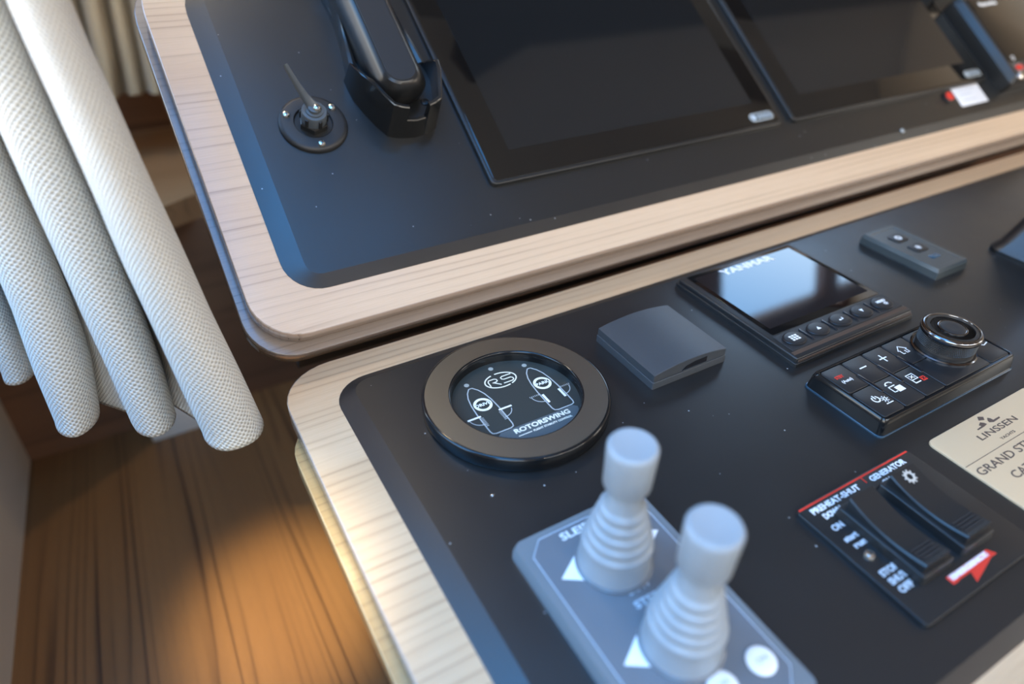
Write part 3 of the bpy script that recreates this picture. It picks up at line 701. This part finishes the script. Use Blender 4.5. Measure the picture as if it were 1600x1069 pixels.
mfd(418, 760, 76, 300, 'large dark glass chart display behind the white sticker')

t = thing('pivot_mount', 'round black base with three bright screws and a slanted grey plastic lever', 'mount', MU, (-45, 160, 3))
B().lathe([(25.4, 0), (25.6, 1.2), (25, 2.6), (23.6, 3.6), (22, 4), (14.6, 4), (14, 3.4), (13.8, 2.2)], seg=64, cap1=False).build('base_ring', 'matte', t, 40)
B().lathe([(14, 1.6), (14, 2.2)], seg=40).build('recess_floor', 'satin', t)
for (x, y) in ((-17.7, 9.4), (17.6, 9.8), (-.6, -20.2)): screw(t, x, y, 3.9, 2.9, rz=random.Random(int(x*10)).random()*90)
B().stack([[(r*math.cos(math.radians(60*k+15)), r*math.sin(math.radians(60*k+15)), z) for k in range(6)] for r, z in ((11.2, 2), (11.2, 6.6), (10.4, 7.4))]).build('hex_nut', 'satin', t, sharp=20)
col = B().lathe([(9.4, 7), (9.4, 15.4), (8.8, 16.4), (6.6, 16.6), (6.4, 17.8), (4.6, 18), (4.6, 20.4), (3.2, 20.6)], seg=36).build('collar', 'lever', t, 35)
for k in range(6):
    a = math.radians(60*k+40)
    o = B().soft(-1.2, 1.2, -1, 1, 8, 15, .4, .3).build('collar_rib', 'satin', col); o.location = (9.5*math.cos(a)*MM, 9.5*math.sin(a)*MM, 0); o.rotation_euler = (0, 0, a+math.pi/2)
screw(t, 1.4, -1.2, 20.4, 2.9, rz=15)
# lever: tapering strip from the collar to the far tip
lv = B(); rings = []
for (x, y, z, w, h) in ((2.4, -1.0, 17.5, 7.6, 2.4), (-1, 2.5, 19.6, 7.0, 4.2), (-5, 7, 24.6, 4.8, 5.0), (-9, 12.5, 31.4, 3.6, 4.2), (-13, 18.2, 39, 3.0, 3.4), (-14.4, 20.2, 42, 2.9, 3.0), (-14.9, 20.9, 43.2, 2.4, 2.4)):
    d = Vector((.93, .28, .22)).normalized(); e = Vector((.25, -.35, .9)).normalized(); c = Vector((x, y, z))
    rings.append([tuple(c+d*w/2*a+e*h/2*q) for a, q in ((-1, -.6), (-.6, -1), (.6, -1), (1, -.6), (1, .6), (.6, 1), (-.6, 1), (-1, .6))])
lv.stack(rings).build('lever', 'lever', t, sharp=40)

# handset cradle and handset
t = thing('handset_cradle', 'glossy black notched cradle holding the radio handset', 'cradle', MU, (0, 0, 3))
path = [(-3, 203, 8), (-8.5, 196, 22), (-8.5, 186, 27), (-7.5, 176, 31), (-3.5, 163, 35), (1.5, 150, 35), (7, 139.5, 34.5), (13, 136.6, 34), (18.8, 135.2, 33.5), (19.0, 135.2, 19), (28, 134.2, 18.4), (36.2, 135.0, 19), (36.6, 135.0, 33.5), (42, 136.4, 34), (48.5, 139.5, 34.5), (53.5, 152, 35), (58, 166, 37), (60, 176, 36), (59, 188, 24), (57, 196, 12)]
b = B(); rings = []
cx, cy = 26, 170
for (x, y, h) in path:
    d = math.hypot(x-cx, y-cy); ux, uy = (cx-x)/d, (cy-y)/d
    k = .94
    rings.append([(cx+(x-cx)*1.0, cy+(y-cy)*1.0, 0), (cx+(x-cx)*k, cy+(y-cy)*k, h-.6), (cx+(x-cx)*k+ux*.8, cy+(y-cy)*k+uy*.8, h), (cx+(x-cx)*k+ux*3.2, cy+(y-cy)*k+uy*3.2, h-.3), (x+ux*5.5, y+uy*5.5, 0)])
b.stack(rings).build('cup_wall', 'cradle', t, sharp=28)
B().poly([(-4, 200)] + [(cx+(x-cx)*.9, cy+(y-cy)*.9) for x, y, h in path[2:-2]] + [(54, 200)], 3, 14).build('cup_floor', 'satin', t)
B().soft(39, 46, 152, 158, 14, 15, 2.8, .3).build('cup_hole', 'bar', t)
for sx in (0, 1):
    rings = []
    for k in range(10):
        v = 192+k*14; w = (4 + 3*math.cos(k*.7))
        x = (1.5 - 5*math.sin(k/9*math.pi)*-.6 - 4*(1-k/9)) if sx == 0 else (50 - 4*math.sin(k/9*math.pi) + 4*(1-k/9))
        hh = 16+4*math.sin(k/9*math.pi)
        rings.append([(x-w/2, v, 0), (x-w/2+.6, v, hh-1), (x, v, hh), (x+w/2-.6, v, hh-1), (x+w/2, v, 0)])
    B().stack(rings).build('side_rail', 'satin', t, sharp=40)
B().soft(2, 50, 190, 318, 0, 7, 4, 1.5).build('back_plate', 'satin', t)
t = thing('radio_handset', 'long black radio handset with flat face resting in the notched cradle', 'handset', MU, (0, 0, 3))
yb = 330
rr = [rrect(2, 43, 150+e, yb, [8, 8, 16, 16], z, 8) for e, z in ((9, 14.2), (4, 17), (1.5, 23), (0, 30))]
rr += [rrect(4, 40, 150, yb, [8, 8, 16, 16], 35, 8), rrect(5.5, 37.5, 150.6, yb-1, [8, 8, 14, 14], 39, 8), rrect(7, 35, 152.2, yb-2, [7, 7, 12.5, 12.5], 42, 8), rrect(8.6, 33.2, 154, yb-3, [7, 7, 11.5, 11.5], 43.2, 8)]
hs = B().stack(rr).build('shell', 'satin', t, sharp=30)
B().stack([rrect(9.4, 32.6, 155, yb-4, [7, 7, 11, 11], 43.0, 8), rrect(9.8, 32.2, 155.4, yb-4.4, [7, 7, 10.6, 10.6], 43.5, 8)]).build('face_strip', 'matte', t)

# far right unit on the upper console
t = thing('autopilot_unit', 'thick black unit with glossy screen and red button at the console right end', 'control unit', MU)
B().stack([rrect(771, 918, 56, 188, 5, 3, 5), rrect(771, 918, 56, 188, 5, 18, 5), rrect(776, 914, 60, 184, 5, 25, 5)]).build('case', 'satin', t, sharp=25)
B().soft(780, 911, 84, 180, 24.5, 25.6, 3, .3).build('screen_glass', 'glass', t)
text('Raymarine', 800, 168, 25.7, 8, 'white', t, width=38, bold=.3)
kb = B().soft(786, 800, 70, 77, 24.6, 26.2, 3, .5).build('button', 'red', t)
B().ribbon([(784, 68.4), (802, 68.4), (802, 78.6), (784, 78.6)], .8, 25.2, closed=True).build('button_frame', 'dimwhite', kb)
B().ribbon(circ(792, 88-.5, 2.6, 16), 1.0, 25.8, closed=True).build('icon', 'white', t)
B().lathe([(5, 25), (5, 27), (4, 28)], 782, 62, seg=24).build('corner_knob', 'chrome', t)
B().lathe([(14, 25), (14, 36), (12, 38), (4, 38)], 862, 82, seg=36).build('rotary_knob', 'satin', t, 40)
t = thing('instrument_display', 'black instrument above the thick unit, only its lower edge in the picture', 'display', MU)
B().soft(778, 914, 206, 312, 3, 22, 5, 3).build('case', 'satin', t)
B().soft(784, 908, 214, 306, 21.5, 22.4, 3, .3).build('screen_glass', 'glass', t)
text('i70', 812, 216, 22.5, 5, 'dimwhite', t, width=9) if False else None
st = thing('sticker_label', 'small white square sticker below the right chart display', 'sticker', MU)
B().soft(688, 741, 50.5, 79, 3, 3.25, 1.5, .1).build('paper', 'sticker', st)
b = B()
for k, (w, y) in enumerate(((30, 72), (22, 66), (26, 58))): b.ribbon([(698, y), (698+w, y)], 1.6, 3.26)
b.build('faint_print', simple('faint_print', (.55, .58, .64), .5), st)
st = thing('push_button', 'small red push button left of the white sticker', 'button', MU)
B().lathe([(7, 3), (7, 5), (6.2, 5.6)], 672, 66, seg=30).build('button_ring', 'satin', st)
B().lathe([(5.6, 5), (5.4, 7), (4, 7.6)], 673, 66, seg=30).build('button_cap', 'red', st)

# ------------------------------------------------------------------ curtains
def cloth(name, folds, zs, m, thick, label, group=None, seg=18, a_max=118):
    """folds: list of (list of (z, xl, xr), yc, depth); arcs chained into one pleated sheet"""
    rows = []
    for z in zs:
        row = []
        for tab, yc, dep, rnd in folds:
            def itp(col):
                if z <= tab[0][0]: return tab[0][col]
                for p, q in zip(tab, tab[1:]):
                    if z <= q[0]: return p[col]+(q[col]-p[col])*(z-p[0])/(q[0]-p[0])
                p, q = tab[-2], tab[-1]
                return q[col]
            xl, xr = itp(1), itp(2); xc, hw = (xl+xr)/2, (xr-xl)/2
            ph = rnd
            for k in range(seg+1):
                a = math.radians(-a_max+2*a_max*k/seg)
                wob = .6*math.sin(z*.021+ph*3+k*.5)+.35*math.sin(z*.05+k*.9+ph)
                row.append((xc+(hw+wob*.5)*math.sin(a)*(1.0 if abs(a) < 1.57 else .96), yc-dep*math.cos(a)+wob, z))
        rows.append(row)
    n = len(rows[0]); V = [(x*MM, y*MM, z*MM) for r in rows for x, y, z in r]
    F = [(k*n+i, k*n+i+1, (k+1)*n+i+1, (k+1)*n+i) for k in range(len(rows)-1) for i in range(n-1)]
    me = bpy.data.meshes.new(name); me.from_pydata(V, [], F)
    uvl = me.uv_layers.new(name='UVMap')
    mid = rows[1]; arc = [0.0]
    for i in range(1, n): arc.append(arc[-1]+math.dist(mid[i], mid[i-1])*MM)
    for p in me.polygons:
        p.use_smooth = True
        for li in p.loop_indices:
            vi = me.loops[li].vertex_index; uvl.data[li].uv = (arc[vi % n], V[vi][2])
    me.materials.append(M[m])
    o = bpy.data.objects.new(name, me); COL.objects.link(o)
    sd = o.modifiers.new('thickness', 'SOLIDIFY'); sd.thickness = thick*MM; sd.offset = -1
    return tag(o, label, 'curtain', group)
A_ = [(-8, -183, -145), (0, -183, -146), (40, -187, -151), (80, -190, -157), (120, -193, -162), (160, -195, -167), (200, -198, -171), (240, -201, -176), (300, -203, -179), (900, -205, -180)]
B_ = [(-8, -221, -195), (0, -222, -195), (40, -223, -193), (80, -225, -193), (120, -226, -194), (200, -229, -199), (300, -232, -203), (900, -235, -206)]
C_ = [(-8, -268, -241), (0, -267, -239), (40, -266, -232), (80, -263, -230), (120, -262, -230), (300, -264, -233), (900, -266, -236)]
D_ = [(-8, -305, -282), (0, -304, -281), (40, -302, -279), (120, -300, -278), (900, -304, -280)]
E_ = [(-8, -340, -312), (900, -340, -312)]
zs = [-6, -3, 0, 6, 14, 24, 36, 50, 65, 80, 95, 110, 125, 140, 155, 170, 185, 200, 215, 230, 245, 260, 280, 300, 340, 400, 500, 650, 800, 960]
cloth('curtain', [(E_, 320, 26, .5), (D_, 262, 24, 1.1), (C_, 164, 27, 2.3), (B_, 130, 24, 3.7), (A_, 88, 27, 5.1)], zs, 'curtain', 1.6,
      'cream coarse-woven curtain hanging in thick folds left of the consoles', seg=20)
def straight(xl, xr): return [(60, xl, xr), (200, xl+6, xr+6), (900, xl+10, xr+8)]
zb = [92, 96, 105, 120, 140, 160, 180, 200, 230, 260, 320, 400, 600, 800, 1140]
fl = [([(92, -245+i*33, -219+i*33-(i % 3)*3), (160, -240+i*33, -212+i*33), (230, -232+i*33, -207+i*33), (1140, -226+i*33, -200+i*33)], 1000+(i % 2)*22, 28, i*1.3) for i in range(7)]
cloth('curtain', fl, zb, 'curtain_back', 2, 'beige curtain with soft narrow folds hanging in the far corner behind', seg=12)

# ------------------------------------------------------------------ unseen ceiling downlights: one for the floor patch, the others added fill
def downlight(x, y, power, col, spot, aim=None, r=.03, blend=.5, label='', zc=ZC*1000-25):
    t = thing('unseen_downlight', label, 'lamp', I4, (x, y, zc), group='round ceiling downlights')
    B().lathe([(38, 0), (38, -3), (34, -5), (30, -5), (29, -2)], seg=32, cap1=False).build('trim_ring', 'chrome', t, 50)
    B().lathe([(29, -2), (29, -2.6)], seg=32).build('diffuser', 'lamp', t)
    d = bpy.data.lights.new('lamp_light', 'SPOT'); d.energy = power; d.color = col; d.spot_size = math.radians(spot); d.spot_blend = blend; d.shadow_soft_size = r
    o = bpy.data.objects.new('lamp_light', d); COL.objects.link(o); o.parent = t; o.location = (0, 0, -.012)
    if aim: o.rotation_euler = (Vector(aim)-Vector((x*MM, y*MM, zc*MM-.012))).to_track_quat('-Z', 'Y').to_euler()
WARM = (1.0, .80, .50)
NEUT = (1.0, .80, .60)
downlight(-410, -1150, 1350, (1.0, .92, .62), 7.0, (-.166, .255, -.35), .035, 1.0, 'round ceiling downlight close to the left wall')
downlight(100, -1950, 40, NEUT, 150, None, .05, .6, 'added fill downlight straight behind the camera')  # this and the next two: unseen lamps added aft as fill
downlight(800, -1950, 40, NEUT, 150, None, .05, .6, 'added fill downlight behind and right of the camera')
downlight(1900, -1900, 40, NEUT, 150, None, .05, .6, 'added fill downlight over the right side')
# unseen headliner, added and shaped for the dark band mirrored in the displays
hl = B().poly([(505, 95), (775, 195), (2390, 195), (2390, 420), (560, 420), (470, 215)], zc-40, zc)
struct(B().poly([(0, 420), (2390, 420), (2390, 755), (0, 755)], zc-40, zc).build('trim_3', 'header', smooth=False))  # unseen lighter panel, added to grey the lower inlay's reflection
downlight(-40, 600, 14, WARM, 120, (-.1, .9, 0), .04, .6, 'added fill downlight above the far curtain', zc=zc-40)  # unseen lamp added to brighten the ledge and far curtain
struct(hl.build('trim_4', 'trimwood', smooth=False))
struct(box(x0, x1, y0, -720, zc-25, zc).build('trim_5', 'walnut', smooth=False))  # unseen walnut lining, added to darken the front chamfer's reflection
